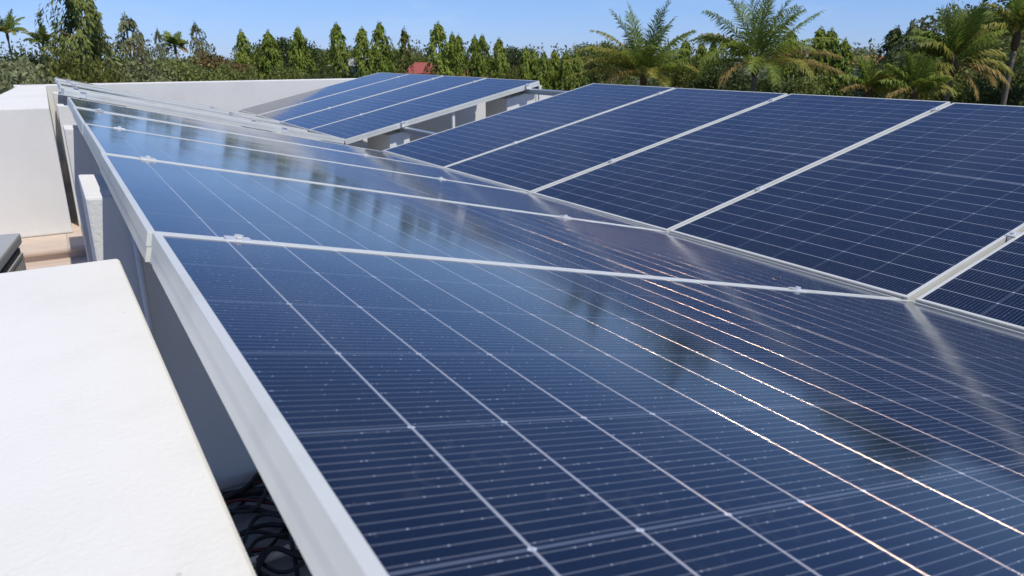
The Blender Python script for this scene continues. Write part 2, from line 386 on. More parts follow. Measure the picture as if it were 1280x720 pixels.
bm = bmesh.new(); tube(bm, [(-2.175, 1.045, FZ), (-2.175, 1.045, 0.0), (-2.178, 1.045, 0.36)], 0.009, 10)
w = obj('conduit_pipe', bm, MAT['white_paint'], smooth=True); tag(w, 'thin white pipe standing upright against the nearest stucco pier', 'pipe')

# ------------------------------------------------------------------ rails
def rail(lab, dist_low, side, y0, y1):
    bm = bmesh.new()
    box(bm, -0.02, 0.02, y0, y1, -0.040, 0.0, 0.002)
    box(bm, -0.030, 0.030, y0, y1, -0.0455, -0.0405)
    o = obj('support_rail', bm, MAT['rail'])
    t, sgn, x0, z0 = (TA, -1, 0, 0) if side == 'L' else (TB, 1, G0, H0)
    n = Vector((-sgn * math.sin(t), 0, math.cos(t)))
    o.location = Vector((x0 + sgn * dist_low * math.cos(t), 0, z0 + dist_low * math.sin(t))) - n * (FH + 0.002)
    o.rotation_euler.y = TA if side == 'L' else -TB
    tag(o, lab, 'rail', 'aluminium rails under the panels')
rail('aluminium rail under the outer left edge of the left row, resting on the stucco piers', 2.145, 'L', -1.1, 10.1)
rail('aluminium rail under the left row on its valley side', 0.58, 'L', -1.1, 10.1)
rail('aluminium rail crossing the gap low down beside the small white pier', 0.62, 'R', -1.1, 10.1)
rail('aluminium rail crossing the gap at the high edge of the right row', 2.13, 'R', -1.1, 10.1)

# ------------------------------------------------------------------ solar panels
GLASS = glass_mat(L, WD)
def make_panel():
    root = empty('solar_panel')
    bm = bmesh.new()
    hx, hy, lip = L / 2, WD / 2, 0.0125
    for s in (-1, 1):
        y0, y1 = sorted((s * hy, s * (hy - lip)))
        box(bm, -hx, hx, y0, y1, -0.024, 0.0, 0.0012)
        yo = s * (hy - 0.0012); y0, y1 = sorted((yo, s * (hy - 0.006)))
        box(bm, -hx + 0.0012, hx - 0.0012, y0, y1, -FH, -0.0235)
        y0, y1 = sorted((s * (hy - 0.006), s * (hy - 0.03))); box(bm, -hx + 0.0012, hx - 0.0012, y0, y1, -FH, -FH + 0.002)
        x0, x1 = sorted((s * hx, s * (hx - lip)))
        box(bm, x0, x1, -hy + lip + 0.0005, hy - lip - 0.0005, -0.024, 0.0, 0.0012)
        xo = s * (hx - 0.0012); x0, x1 = sorted((xo, s * (hx - 0.006)))
        box(bm, x0, x1, -hy + 0.007, hy - 0.007, -FH, -0.0235)
    obj('frame', bm, MAT['frame'], root)
    bm = bmesh.new()
    box(bm, -hx + lip - 0.002, hx - lip + 0.002, -hy + lip - 0.002, hy - lip + 0.002, -0.008, -0.0018)
    bm.faces.ensure_lookup_table(); bm.normal_update()
    for f in bm.faces:
        if f.normal.z < 0.5: f.material_index = 1
    obj('glass', bm, [GLASS, MAT['backsheet']], root)
    return root
def make_clamp():
    bm = bmesh.new()
    box(bm, -0.021, 0.021, -0.018, 0.018, 0.0006, 0.0045, 0.001)
    box(bm, -0.021, 0.021, -0.0085, 0.0085, -0.045, 0.0)
    n = 6
    vs = [[bm.verts.new((0.0075 * math.cos(k*math.pi/3), 0.0075 * math.sin(k*math.pi/3), z)) for k in range(6)] for z in (0.0055, 0.0105)]
    bm.faces.new(vs[1]); bm.faces.new(vs[0][::-1])
    for k in range(6): bm.faces.new((vs[0][k], vs[0][(k+1) % 6], vs[1][(k+1) % 6], vs[1][k]))
    me = bpy.data.meshes.new('clamp'); bm.normal_update(); bm.to_mesh(me); bm.free(); me.materials.append(MAT['clamp'])
    return me
CLAMP = make_clamp()
proto = make_panel()
rnd = random.Random(5)
first = True
def place_panel(lab, side, yc, group, pitch=0.0):
    global first
    if first: root = proto; first = False
    else:
        root = proto.copy(); COL.objects.link(root)
        for ch in proto.children:
            if ch.name.startswith('clamp'): continue
            c = ch.copy(); COL.objects.link(c); c.parent = root
    t, sgn, x0, z0 = (TA, -1, 0, 0) if side == 'L' else (TB, 1, G0, H0)
    j = Vector((rnd.uniform(-.004, .004), rnd.uniform(-.002, .002), 0))
    root.location = Vector((x0 + sgn * L / 2 * math.cos(t), yc, z0 + L / 2 * math.sin(t))) + j
    root.rotation_euler = (math.radians(rnd.uniform(-.12, .12) + pitch), (TA if side == 'L' else -TB) + math.radians(rnd.uniform(-.1, .1)), 0)
    for xx in ((-L/2 + 0.13, -L/2 + 1.70) if side == 'L' else (-L/2 + 0.62, -L/2 + 2.10)):
        c = bpy.data.objects.new('clamp', CLAMP); COL.objects.link(c); c.parent = root
        c.location = (xx + rnd.uniform(-.01, .01), -WD/2 - 0.011, 0)
    tag(root, lab, 'solar panel', group)
ordn = ['nearest', 'second', 'third', 'fourth', 'fifth']
labL = ['nearest solar panel of the left row, filling the lower right of the photo',
        'second solar panel of the left row, bordering the nearest stucco pier',
        'third solar panel of the left row, before the second stucco pier',
        'fourth solar panel of the left row, thin blue strip reflecting trees',
        'fifth solar panel of the left row, last one before the gap']
for i in range(5): place_panel(labL[i], 'L', (i - 0.5) * P + 0.02, 'left row solar panels before the gap')
labR = ['nearest solar panel of the right row, only its corner showing at the right',
        'second solar panel of the right row, large with clear cell grid at the right edge',
        'third solar panel of the right row, below the dry palm fronds',
        'fourth solar panel of the right row, below the tall upright palm',
        'fifth solar panel of the right row, bordering the open gap']
for i in range(5): place_panel(labR[i], 'R', (i - 0.5) * P, 'right row solar panels before the gap')
labL2 = ['first solar panel of the left row beyond the gap, mirroring the pale far wall',
         'second solar panel of the left row beyond the gap, a thin dark blue sliver',
         'third solar panel of the left row beyond the gap, seen nearly edge on',
         'last solar panel of the left row at the far tip beside the tall tree']
for i in range(4): place_panel(labL2[i], 'L', 4 * P + GAP + (i + 0.5) * P, 'left row solar panels beyond the gap', (-1.7, -0.2, -0.8, -0.8)[i])
labR2 = ['first solar panel of the right row beyond the gap, its front frame over the piers',
         'second solar panel of the right row beyond the gap, below the red roof',
         'third solar panel of the right row beyond the gap, mirroring part of the wall',
         'last solar panel of the right row, touching the far white wall']
for i in range(4): place_panel(labR2[i], 'R', 4 * P + GAP + (i + 0.5) * P, 'right row solar panels beyond the gap')

# ------------------------------------------------------------------ air conditioner outdoor unit on the terrace
ac = empty('air_conditioner', (-2.605, 2.19, FZ - 0.03)); ac.rotation_euler.z = math.radians(-7)
tag(ac, 'grey outdoor air conditioning unit with dark side grille on the tiled terrace', 'air conditioner')
h = 0.645
bm = bmesh.new()
box(bm, -0.53, -0.012, -0.40, 0.52, 0.05, h - 0.052, 0.01)
box(bm, -0.38, -0.30, -0.35, 0.48, 0.0, 0.05); box(bm, -0.12, -0.04, -0.35, 0.48, 0.0, 0.05)
obj('casing', bm, MAT['ac'], ac)
bm = bmesh.new(); box(bm, -0.55, 0.004, -0.42, 0.54, h - 0.05, h, 0.011, seg=2); obj('top_panel', bm, MAT['ac'], ac)
bm = bmesh.new(); box(bm, -0.0118, -0.004, -0.38, 0.50, 0.09, h - 0.061); obj('grille_backing', bm, MAT['dark'], ac)
bm = bmesh.new()
for k in range(-10, 12): box(bm, -0.0035, 0.003, 0.035 + k * 0.039, 0.055 + k * 0.039, 0.12, h - 0.105)
box(bm, -0.0035, 0.004, -0.38, 0.50, h - 0.10, h - 0.085); box(bm, -0.0035, 0.004, -0.38, 0.50, 0.10, 0.115); box(bm, -0.0035, 0.004, 0.485, 0.5, 0.116, h - 0.101)
obj('grille', bm, MAT['grille'], ac)

# ------------------------------------------------------------------ cables lying on the roof under the nearest panel
rc = random.Random(21)
def smooth_path(pts, n=10):
    P_ = [Vector(p) for p in pts]; out = []
    for i in range(len(P_) - 1):
        p0, p1, p2, p3 = P_[max(i-1, 0)], P_[i], P_[i+1], P_[min(i+2, len(P_)-1)]
        for k in range(n):
            s = k / n
            out.append(0.5 * ((2*p1) + (p2-p0)*s + (2*p0-5*p1+4*p2-p3)*s*s + (3*p1-p0-3*p2+p3)*s**3))
    out.append(P_[-1]); return out
cab_lab = ['thick black cable lying along the foot of the stucco pier', 'black cable looped at the back of the cable tangle',
  'dark red cable lying across the back of the cable tangle', 'second dark red cable curving in front of the other red one',
  'black cable crossing the middle of the tangle', 'black cable sweeping in a wide arc through the tangle', 'black cable running diagonally to the panel edge',
  'black cable bent back towards the parapet', 'black cable crossing low before the cream pipe', 'dark red cable running diagonally near the cream pipe',
  'black cable arching beside the panel rail', 'black cable lying parallel to the cream pipe', 'black cable draped over the cream pipe', 'black cable in front of the cream pipe',
  'thin black cable slung high across the tangle', 'black cable lying flat under the other cables', 'black cable snaking from the pier towards the pipe', 'long black cable bowed towards the panel', 'black cable tail ending between the loops', 'black cable rising over the red ones']
for k, lab in enumerate(cab_lab):
    red = 'red' in lab and 'dark red' in lab
    yb = 1.02 - 0.045 * (k if k < 14 else (k - 13) * 1.6)
    pts = []; n = 6
    amp = 0.02 if k == 0 else 0.085
    for i in range(n):
        x = -2.22 + 0.11 * i + rc.uniform(-.02, .02)
        y = yb + rc.uniform(-amp, amp) + (0.0 if k in (0, 2, 3) else (i - 2.5) * rc.uniform(-.06, .06))
        z = FZ + 0.012 + 0.007 * (k % 4) + rc.uniform(0, 0.03 if k else .004)
        pts.append((x, min(y, 1.045), z))
    if k == 0: pts = [(a, 1.045 - 0.03 * j - 0.0, FZ + 0.02) for j, (a, b, c_) in enumerate(pts)]
    if k == 12: pts = [(-1.90, 0.78, FZ + .012), (-1.925, 0.69, FZ + .02), (-1.93, 0.615, FZ + .062), (-1.94, 0.54, FZ + .02), (-1.96, 0.44, FZ + .012)]
    bm = bmesh.new(); tube(bm, smooth_path(pts), 0.016 if k == 0 else rc.uniform(0.0055, 0.0075), 8)
    o = obj('cable', bm, MAT['red_cable'] if red else MAT['cable'], smooth=True); tag(o, lab, 'cable', 'cables tangled under the nearest panel')
bm = bmesh.new(); tube(bm, [(-2.3 + 0.1, 0.60, FZ + 0.034), (-1.3, 0.585, FZ + 0.034)], 0.014, 14)
for x in (-1.915, -1.945): tube(bm, [(x - 0.004, 0.596, FZ + 0.034), (x + 0.004, 0.596, FZ + 0.034)], 0.0165, 14)
o = obj('conduit_pipe', bm, MAT['conduit'], smooth=True); tag(o, 'cream plastic conduit pipe lying under the cables below the nearest panel', 'pipe')

# ------------------------------------------------------------------ vegetation
def leaf_mat(name, c0, c1, trans=0.25, rough=0.55, spec=0.2):
    m, p, t = material(name)
    g = t.node('ShaderNodeNewGeometry').outputs['Random Per Island']
    oi = t.node('ShaderNodeObjectInfo').outputs['Random']
    tc = t.node('ShaderNodeTexCoord').outputs['Object']
    n = t.noise(tc, 0.9, 3, 0.6)
    f = t.m('ADD', t.m('MULTIPLY', g, 0.6), t.m('ADD', t.m('MULTIPLY', oi, 0.25), t.m('MULTIPLY', t.m('SUBTRACT', n, 0.35), 0.5)), clamp=True)
    c = t.mix(f, C4(*c0), C4(*c1))
    t.l.new(c, p.inputs['Base Color']); p.inputs['Roughness'].default_value = rough
    p.inputs['Specular IOR Level'].default_value = spec
    tr = t.node('ShaderNodeBsdfTranslucent'); t.l.new(c, tr.inputs['Color'])
    mx = t.node('ShaderNodeMixShader'); mx.inputs[0].default_value = trans
    out = t.n['Material Output']
    t.l.new(p.outputs[0], mx.inputs[1]); t.l.new(tr.outputs[0], mx.inputs[2]); t.l.new(mx.outputs[0], out.inputs['Surface'])
    return m
LM = {
 'mast':   leaf_mat('mast_tree_leaves', (0.070, 0.120, 0.012), (0.350, 0.410, 0.070)),
 'green':  leaf_mat('broad_leaves', (0.085, 0.118, 0.026), (0.300, 0.330, 0.090)),
 'grey':   leaf_mat('grey_green_leaves', (0.130, 0.150, 0.065), (0.330, 0.340, 0.160)),
 'dark':   leaf_mat('dark_leaves', (0.035, 0.058, 0.018), (0.130, 0.160, 0.050)),
 'yellow': leaf_mat('yellow_green_leaves', (0.080, 0.105, 0.018), (0.230, 0.220, 0.050)),
 'brown':  leaf_mat('dry_leaves', (0.130, 0.085, 0.030), (0.290, 0.190, 0.080)),
 'far':    leaf_mat('far_wood_leaves', (0.100, 0.130, 0.060), (0.230, 0.255, 0.120)),
 'palm':   leaf_mat('palm_leaflets', (0.085, 0.150, 0.022), (0.330, 0.380, 0.070), 0.40),
 'palmy':  leaf_mat('palm_leaflets_yellowing', (0.170, 0.185, 0.030), (0.420, 0.390, 0.090), 0.4),
 'palmo':  leaf_mat('palm_leaflets_dry', (0.280, 0.200, 0.060), (0.520, 0.390, 0.150), 0.45),
}
BARK = plain('tree_bark', (0.16, 0.13, 0.10), 0.9, 0, 0.6, 8)
PBARK = plain('palm_bark', (0.17, 0.145, 0.115), 0.9, 0, 0.5, 10)
FIBRE = plain('palm_fibre', (0.12, 0.07, 0.035), 0.9, 0, 0.6, 14)

class Leaves:
    def __init__(s): s.v = []; s.f = []
    def leaf(s, p, d, side, ln, w):
        i = len(s.v); a = p + d * (ln * 0.45)
        s.v += [p, a + side * w, p + d * ln, a - side * w]; s.f.append((i, i+1, i+2, i+3))
    def build(s, name, mat):
        me = bpy.data.meshes.new(name); me.from_pydata([tuple(v) for v in s.v], [], s.f); me.update()
        me.materials.append(mat); return me
def rvec(r):
    while True:
        v = Vector((r.uniform(-1, 1), r.uniform(-1, 1), r.uniform(-1, 1)))
        if 0.05 < v.length < 1: return v.normalized()
def trunk_mesh(h, r0, r1, seed, limbs=0, mat=BARK, crown_r=1.0, z_l=0.5):
    r = random.Random(seed); bm = bmesh.new()
    pts = [(r.uniform(-.06, .06) * h * .1, r.uniform(-.06, .06) * h * .1, h * k / 6) for k in range(7)]; pts[0] = (0, 0, -0.1)
    tube(bm, pts, [r0 + (r1 - r0) * k / 6 for k in range(7)], 7)
    for i in range(limbs):
        z = h * (z_l + (0.95 - z_l) * r.random()); a = r.uniform(0, 6.28); ln = crown_r * r.uniform(.5, .9)
        p0 = Vector((0, 0, z)); p1 = p0 + Vector((math.cos(a) * ln * .5, math.sin(a) * ln * .5, ln * .4)); p2 = p0 + Vector((math.cos(a) * ln, math.sin(a) * ln, ln * .6))
        tube(bm, [p0, p1, p2], [r0 * .4, r0 * .25, r0 * .1], 5)
    me = bpy.data.meshes.new('trunk'); bm.normal_update(); bm.to_mesh(me); bm.free(); me.materials.append(mat); return me

def mast_crown(seed, mat, H=10.0, RM=0.95, thin=1.3, z0=1.0, taper=0.95, rag=1.0, hole=0.0):
    r = random.Random(seed); lv = Leaves()
    ph = [r.uniform(0, 6.28) for _ in range(6)]
    def rad(z, a):
        d = H - z
        b = RM * ((1 - math.exp(-(d + 0.10) / taper)) * 0.8 + 0.2 * min(1, d / 3.5))
        return b * (1 + rag * (0.16 * math.sin(3 * a + ph[0] + z * 1.9) + 0.14 * math.sin(z * 4.1 + ph[1] + 2 * a) + 0.1 * math.sin(z * 7.7 + ph[2] - a)))
    n = int(330 * thin)
    for i in range(n):
        d = (r.random() ** 1.15) * (H - z0) * (0.66 if i < n * .82 else 1.0)
        z = H - d; a = r.uniform(0, 6.28); R = rad(z, a) * r.uniform(0.45, 1.08)
        if hole and math.sin(z * 3.3 + ph[3] + 2 * a) + math.sin(3 * a + ph[4] - z * 2.1) < hole - 1.0: continue
        out = Vector((math.cos(a), math.sin(a), 0))
        base = out * R * 0.78 + Vector((0, 0, z + 0.10))
        ln = r.uniform(.30, .52) * min(1, .45 + d * .5)
        for k in range(15):
            s = k / 14
            p = base + out * (R * .25 * math.sin(s * 1.8)) - Vector((0, 0, ln * s * s)) + rvec(r) * 0.075
            dr = (out * r.uniform(.1, .8) + Vector((0, 0, -1)) + rvec(r) * .55).normalized()
            sd = dr.cross(out + rvec(r) * .7)
            if sd.length < .1: continue
            lv.leaf(p, dr, sd.normalized(), r.uniform(.17, .28), r.uniform(.030, .046))
    for k in range(26):                          # upright leader at the tip
        p = Vector((0, 0, H - .1 + .012 * k)) + rvec(r) * .05
        dr = (rvec(r) * .8 + Vector((0, 0, .35))).normalized(); lv.leaf(p, dr, dr.orthogonal().normalized(), .18, .026)
    return lv.build('crown', mat)
def broad_crown(seed, mat, H=8.0, RX=2.4, RZ=2.4, clumps=80, leaf=0.30, per=46, droop=0.0, hole=0.0):
    r = random.Random(seed); lv = Leaves()
    c0 = Vector((0, 0, H - RZ))
    lob = [(rvec(r), r.uniform(.15, .4)) for _ in range(7)]
    for i in range(clumps):
        n = rvec(r)
        if n.z < -.55: n.z = -n.z
        s = 0.78 + sum(a * max(0, n.dot(v)) ** 3 for v, a in lob) * .55
        s = min(s, 1.06) * r.uniform(.55, 1.0)
        c = c0 + Vector((n.x * RX * s, n.y * RX * s, n.z * RZ * s))
        cr = r.uniform(.34, .62) * min(RX, 2.4) * .55
        for k in range(per):
            q = rvec(r) * cr * (r.random() ** .5); q.z *= .6
            dr = (n * .6 + rvec(r) + Vector((0, 0, -droop))).normalized()
            sd = dr.cross(rvec(r))
            if sd.length < .1: continue
            lv.leaf(c + q, dr, sd.normalized(), leaf * r.uniform(.6, 1.1), leaf * r.uniform(.16, .26))
    return lv.build('crown', mat)

def tree(name, lab, cat, group, u, vtop, D, crown, trunk, H, rotz, sx=1.0):
    "crown/trunk meshes are H high; scaled so that the top shows at pixel row vtop"
    top = at(u, vtop, D); h = top.z - GZ; s = h / H
    t = empty(name, (top.x, top.y, GZ), (0, 0, rotz)); t.scale = (s * sx, s * sx, s)
    tag(t, lab, cat, group)
    for nm, me in (('trunk', trunk), ('crown', crown)):
        o = bpy.data.objects.new(nm, me); COL.objects.link(o); o.parent = t
    return t

# --- mast trees: a planted row of narrow drooping trees
MC = [mast_crown(s, LM['mast']) for s in (1, 2, 3, 4)]
MCY = mast_crown(9, LM['yellow'], thin=.55, RM=.6)
MT = trunk_mesh(9.6, .14, .03, 3)
G_M = 'narrow drooping mast trees in a row behind the roof'
mast = [ # u, vtop, D, width, crown, label
 (301, 37, 47, 1.00, 0, 'first narrow mast tree from the left, standing alone right of the brown bush'),
 (334, 37, 47, 1.12, 1, 'narrow mast tree with a blunt lit top, second in the row from the left'),
 (372, 32, 47, 1.10, 2, 'narrow mast tree behind the long far parapet, third in the row from the left'),
 (420, 27, 47, 1.02, 3, 'narrow mast tree with a bent thin tip, rightmost above the far parapet'),
 (452, 33, 46, 1.06, 0, 'narrow mast tree right of the pale house, just left of the panel corner'),
 (474, 26, 47, 1.05, 2, 'narrow mast tree above the back corner of the far right panels'),
 (547, 26, 46, 1.06, 1, 'tallest dark mast tree just right of the red roof'),
 (565, 40, 48, 0.80, 3, 'shorter mast tree leaning on the tallest one right of the red roof'),
 (573, 42, 47, 0.85, 0, 'short mast tree at the right of the clump by the red roof'),
 (593, 43, 47, 0.95, 1, 'left one of the twin mast trees with two close tips'),
 (603, 42, 47, 0.98, 2, 'right one of the twin mast trees with two close tips'),
 (624, 46, 47, 1.10, 3, 'mast tree with a thin bare tip right of the twin mast trees'),
 (658, 59, 45, 1.02, 0, 'low mast tree at the left end of the hedge above the open gap'),
 (668, 62, 45, 0.95, 1, 'low mast tree second in the hedge above the open gap'),
 (680, 63, 44, 0.92, 2, 'low mast tree in the middle of the hedge above the high rail'),
 (693, 62, 45, 1.00, 3, 'low mast tree near the right of the hedge above the high rail'),
 (707, 64, 44, 1.00, 0, 'low dark mast tree at the right end of the hedge'),
 (722, 66, 45, 1.00, 2, 'low mast tree half hidden by the yellow fronds of the left palm'),
 (857, 48, 46, 1.15, 1, 'mast tree with golden top right of the left palm'),
 (878, 52, 46, 1.15, 2, 'mast tree with golden top left of the tall dark palm'),
 (893, 50, 47, 0.95, 3, 'thin mast tree close left of the tall dark palm'),
 (990, 36, 44, 1.25, 2, 'golden mast tree behind the dry fronds of the tall dark palm'),
 (1027, 33, 43, 1.25, 0, 'left one of the broad dark mast trees right of the dry fronds'),
 (1040, 34, 43, 1.30, 1, 'middle one of the broad dark mast trees right of the dry fronds'),
 (1057, 48, 43, 1.20, 3, 'lower right one of the broad dark mast trees right of the dry fronds'),
]
rt = random.Random(77)
for u, v, D, wx, ci, lab in mast:
    tree('mast_tree', lab, 'tree', G_M, u, v, D, MC[ci], MT, 10.25, rt.uniform(0, 6.28), wx * rt.uniform(.78, .98))
tree('mast_tree', 'thin yellowish mast tree with bare trunk showing, left of the red roof', 'tree', G_M, 505, 34, 47, MCY, MT, 10.25, 1.0, 1.0)
# spiky dark conifer-like trees at the right
CC = [mast_crown(s, LM['dark'], RM=.8, taper=.9) for s in (11, 12)]
for u, v, D, wx, ci, lab in ((1122, 32, 52, 1.5, 0, 'dark spiky tree left of the middle right palm'), (1143, 27, 54, 1.1, 1, 'dark spiky tree with the highest thin tip left of the middle right palm'),
                             (1156, 32, 53, 1.1, 0, 'dark spiky tree closest to the middle right palm'), (1133, 45, 50, 1.8, 1, 'broad dark spiky tree below the two thin tips')):
    tree('conifer_tree', lab, 'tree', 'dark spiky trees at the right', u, v, D, CC[ci], MT, 10.25, rt.uniform(0, 6), wx)

# --- the tall tree at the left, and the thin half bare ones beside it
BC = mast_crown(31, LM['green'], H=11.0, RM=1.15, thin=2.0, taper=.9, rag=1.7, hole=.75)
BC2 = mast_crown(32, LM['grey'], H=11.0, RM=1.0, thin=1.3, taper=1.4, rag=1.7, hole=.8)
BT = trunk_mesh(10.5, .2, .05, 8, 8, crown_r=1.0)
tree('tall_tree', 'very tall ragged drooping tree reaching out of the top of the photo at the left', 'tree', None, 86, -46, 30, BC, BT, 11.2, .4, 1.0)
tree('tall_tree', 'right hand ragged tall tree leaning on the very tall one at the left', 'tree', None, 112, 2, 31, BC2, BT, 11.2, 2.4, .85)
TH = mast_crown(35, LM['grey'], H=10.0, RM=.95, thin=.55, taper=.5)
THT = trunk_mesh(9.8, .12, .04, 18, 6, crown_r=1.1, z_l=.7)
for u, v, D, sx, lab in ((156, 18, 36, 1.0, 'thin see-through tree with flat tufted top and hanging brown vines'), (243, 28, 46, .75, 'small umbrella topped tree on a bare thin trunk'),
                         (196, 36, 44, .5, 'nearly bare thin tree between two tufted trees at the left'), (172, 36, 38, .6, 'thin bare branched tree with hanging brown vines')):
    tree('thin_tree', lab, 'tree', 'thin half bare trees at the left', u, v, D, TH, THT, 10.2, rt.uniform(0, 6), sx)
# hanging dry vines
vb = Leaves(); rv = random.Random(4)
for k in range(260):
    a = rv.uniform(0, 6.28); rr = rv.uniform(.1, .5)
    vb.leaf(Vector((math.cos(a) * rr, math.sin(a) * rr, rv.uniform(-2.6, 0))), Vector((rv.uniform(-.15, .15), rv.uniform(-.15, .15), -1)).normalized(), rvec(rv), rv.uniform(.3, .8), .012)
VM = vb.build('hanging_vine', LM['brown'])
o = bpy.data.objects.new('hanging_vine', VM); COL.objects.link(o); o.location = at(165, 45, 35.5); tag(o, 'brown dry vines hanging in the thin tree right of the tall tree', 'vine')

# --- broadleaf trees and bushes
BR = {k: [broad_crown(40 + i * 7 + j, LM[k], clumps=120, leaf=0.21, per=70) for j in range(2)] for i, k in enumerate(('green', 'grey', 'dark', 'yellow', 'brown'))}
BTR = trunk_mesh(6.2, .18, .06, 22, 7, crown_r=1.9)
G_B = 'leafy trees behind the roof'
broad = [ # u, vtop, D, sx, kind, label
 (-15, 62, 27, 1.0, 'grey', 'grey green bushy tree at the very left edge of the photo'),
 (18, 74, 23, .9, 'grey', 'low grey green bush at the left edge above the side parapet'),
 (40, 66, 30, 1.0, 'grey', 'grey green tree below the two far left palms'),
 (62, 84, 24, .8, 'grey', 'low grey bush just behind the far corner of the side parapet'),
 (70, 62, 34, 1.0, 'dark', 'dark green tree behind the very tall ragged tree'),
 (105, 76, 26, .7, 'yellow', 'yellow green bush at the foot of the very tall ragged tree'),
 (136, 66, 31, .9, 'green', 'green tree close right of the very tall ragged tree'),
 (163, 66, 30, .9, 'grey', 'grey green tree below the brown hanging vines'),
 (188, 66, 33, 1.0, 'grey', 'grey green tree below the nearly bare thin tree'),
 (213, 67, 35, .9, 'grey', 'grey green tree below the small dark palm'),
 (232, 66, 33, .8, 'green', 'green tree below the umbrella topped thin tree'),
 (254, 62, 37, .9, 'green', 'green tree left of the brownish tree'),
 (274, 61, 36, .85, 'brown', 'brownish tree with rusty leaves left of the first mast tree'),
 (288, 70, 34, .6, 'green', 'small green tree between the brownish tree and the first mast tree'),
 (318, 62, 62, .9, 'dark', 'dark bluish tree between the first two mast trees'),
 (356, 40, 66, 1.1, 'dark', 'dark tall tree rising between the second and third mast trees'),
 (398, 56, 70, 1.2, 'green', 'round green tree between the third and fourth mast trees'),
 (436, 56, 72, 1.1, 'green', 'green tree behind the pale house'),
 (362, 78, 44, .7, 'green', 'low green bush between the second and third mast trees'),
 (402, 82, 43, .6, 'dark', 'low dark bush left of the bent tip mast tree'),
 (493, 56, 64, .9, 'green', 'green tree left of the thin yellowish mast tree'),
 (521, 64, 68, .7, 'yellow', 'yellow green tree just above the red roof'),
 (640, 84, 42, .7, 'yellow', 'bright low bush at the back corner of the far panels'),
 (646, 52, 75, 1.0, 'dark', 'dark round tree far behind the hedge of low mast trees'),
 (740, 50, 68, 1.0, 'green', 'green tree behind the left palm on its left'),
 (765, 46, 66, .9, 'green', 'green tree directly behind the left palm'),
 (842, 64, 50, .8, 'green', 'green tree low behind the right fronds of the left palm'),
 (868, 78, 38, .8, 'yellow', 'yellow green bush between the left palm and the tall dark palm'),
 (905, 80, 36, .9, 'dark', 'dark bush at the foot of the tall dark palm on its left'),
 (960, 86, 36, .9, 'dark', 'dark bush at the foot of the tall dark palm on its right'),
 (1000, 88, 37, .8, 'green', 'green bush under the dry fronds'),
 (1076, 54, 66, .9, 'grey', 'greyish tree left of the orange roof'),
 (1105, 82, 40, .8, 'dark', 'dark bush under the orange roof'),
 (1160, 56, 44, 1.0, 'green', 'green tree behind the middle right palm on its left'),
 (1222, -2, 42, .95, 'grey', 'big tall grey green tree behind the middle right palm'),
 (1208, 22, 40, .9, 'green', 'green tree left of the big tall grey green tree'),
 (1246, 24, 44, 1.1, 'grey', 'grey green tree between the big tall tree and the right edge palm'),
 (1262, 12, 48, 1.0, 'green', 'tall green tree behind the right edge palm'),
 (1290, -8, 46, 1.1, 'dark', 'tall dark tree at the upper right edge of the photo'),
 (1232, 78, 34, .9, 'green', 'green bush in shade under the dry drooping fronds at the right'),
 (1268, 84, 33, .9, 'dark', 'dark bush beside the trunk of the right edge palm'),
 (1165, 92, 34, .7, 'yellow', 'yellow green bush left of the pale palm trunk'),
 (1310, 40, 38, 1.0, 'green', 'green tree just past the right edge of the photo'),
]
for i, (u, v, D, sx, k, lab) in enumerate(broad):
    tree('leafy_tree', lab, 'tree', G_B, u, v, D, BR[k][i % 2], BTR, 8.0, rt.uniform(0, 6.28), sx)

# --- coconut palms
def frond_mesh(seed, mat, ln, elev, droop, leaf_len=.60, n=46):
    r = random.Random(seed); lv = Leaves()
    x = 0; z = 0; e = elev; pts = []; K = 22
    for k in range(K + 1):
        pts.append(Vector((x, 0, z))); st = ln / K
        x += math.cos(e) * st; z += math.sin(e) * st; e -= droop / K * (0.35 + 1.3 * k / K)
    def pos(s):
        i = min(int(s * K), K - 1); f = s * K - i; return pts[i].lerp(pts[i+1], f), (pts[i+1] - pts[i]).normalized()
    for s_ in range(K):                          # midrib as a narrow folded strip
        a, b = pts[s_], pts[s_+1]; w0, w1 = .028 * (1 - s_ / K) + .006, .028 * (1 - (s_+1) / K) + .006
        i = len(lv.v)
        lv.v += [a + Vector((0, w0, 0)), a - Vector((0, w0, 0)), b - Vector((0, w1, 0)), b + Vector((0, w1, 0))]; lv.f.append((i, i+1, i+2, i+3))
        i = len(lv.v); up = Vector((0, 0, 1))
        lv.v += [a + up * w0, a - up * w0, b - up * w1, b + up * w1]; lv.f.append((i, i+1, i+2, i+3))
    for sgn in (-1, 1):
        for k in range(n):
            s = 0.16 + 0.84 * (k + r.random() * .6) / n
            if s > 1: s = 1
            p, t = pos(s)
            side = Vector((0, sgn, 0)); nrm = t.cross(side)
            if nrm.z < 0: nrm = -nrm
            L_ = leaf_len * (0.55 + 0.75 * math.sin(min(1, .12 + s * .95) * math.pi)) * r.uniform(.8, 1.1)
            spread = max(.30, min(.78, (100 - math.degrees(elev)) / 58.0 + .35 * s * (droop > .6)))
            d0 = (side * spread + t * .62 + nrm * .12 + rvec(r) * .14).normalized()
            mid = p + d0 * L_ * .5
            d1 = (d0 * .75 + Vector((0, 0, -.85 * spread)) + rvec(r) * .16).normalized()
            tip = mid + d1 * L_ * .55
            w = Vector(t) * .024
            i = len(lv.v)
            lv.v += [p - w * .7, p + w * .7, mid + w, mid - w, tip]; lv.f += [(i, i+1, i+2, i+3), (i+3, i+2, i+4)]
    return lv.build('frond', mat)
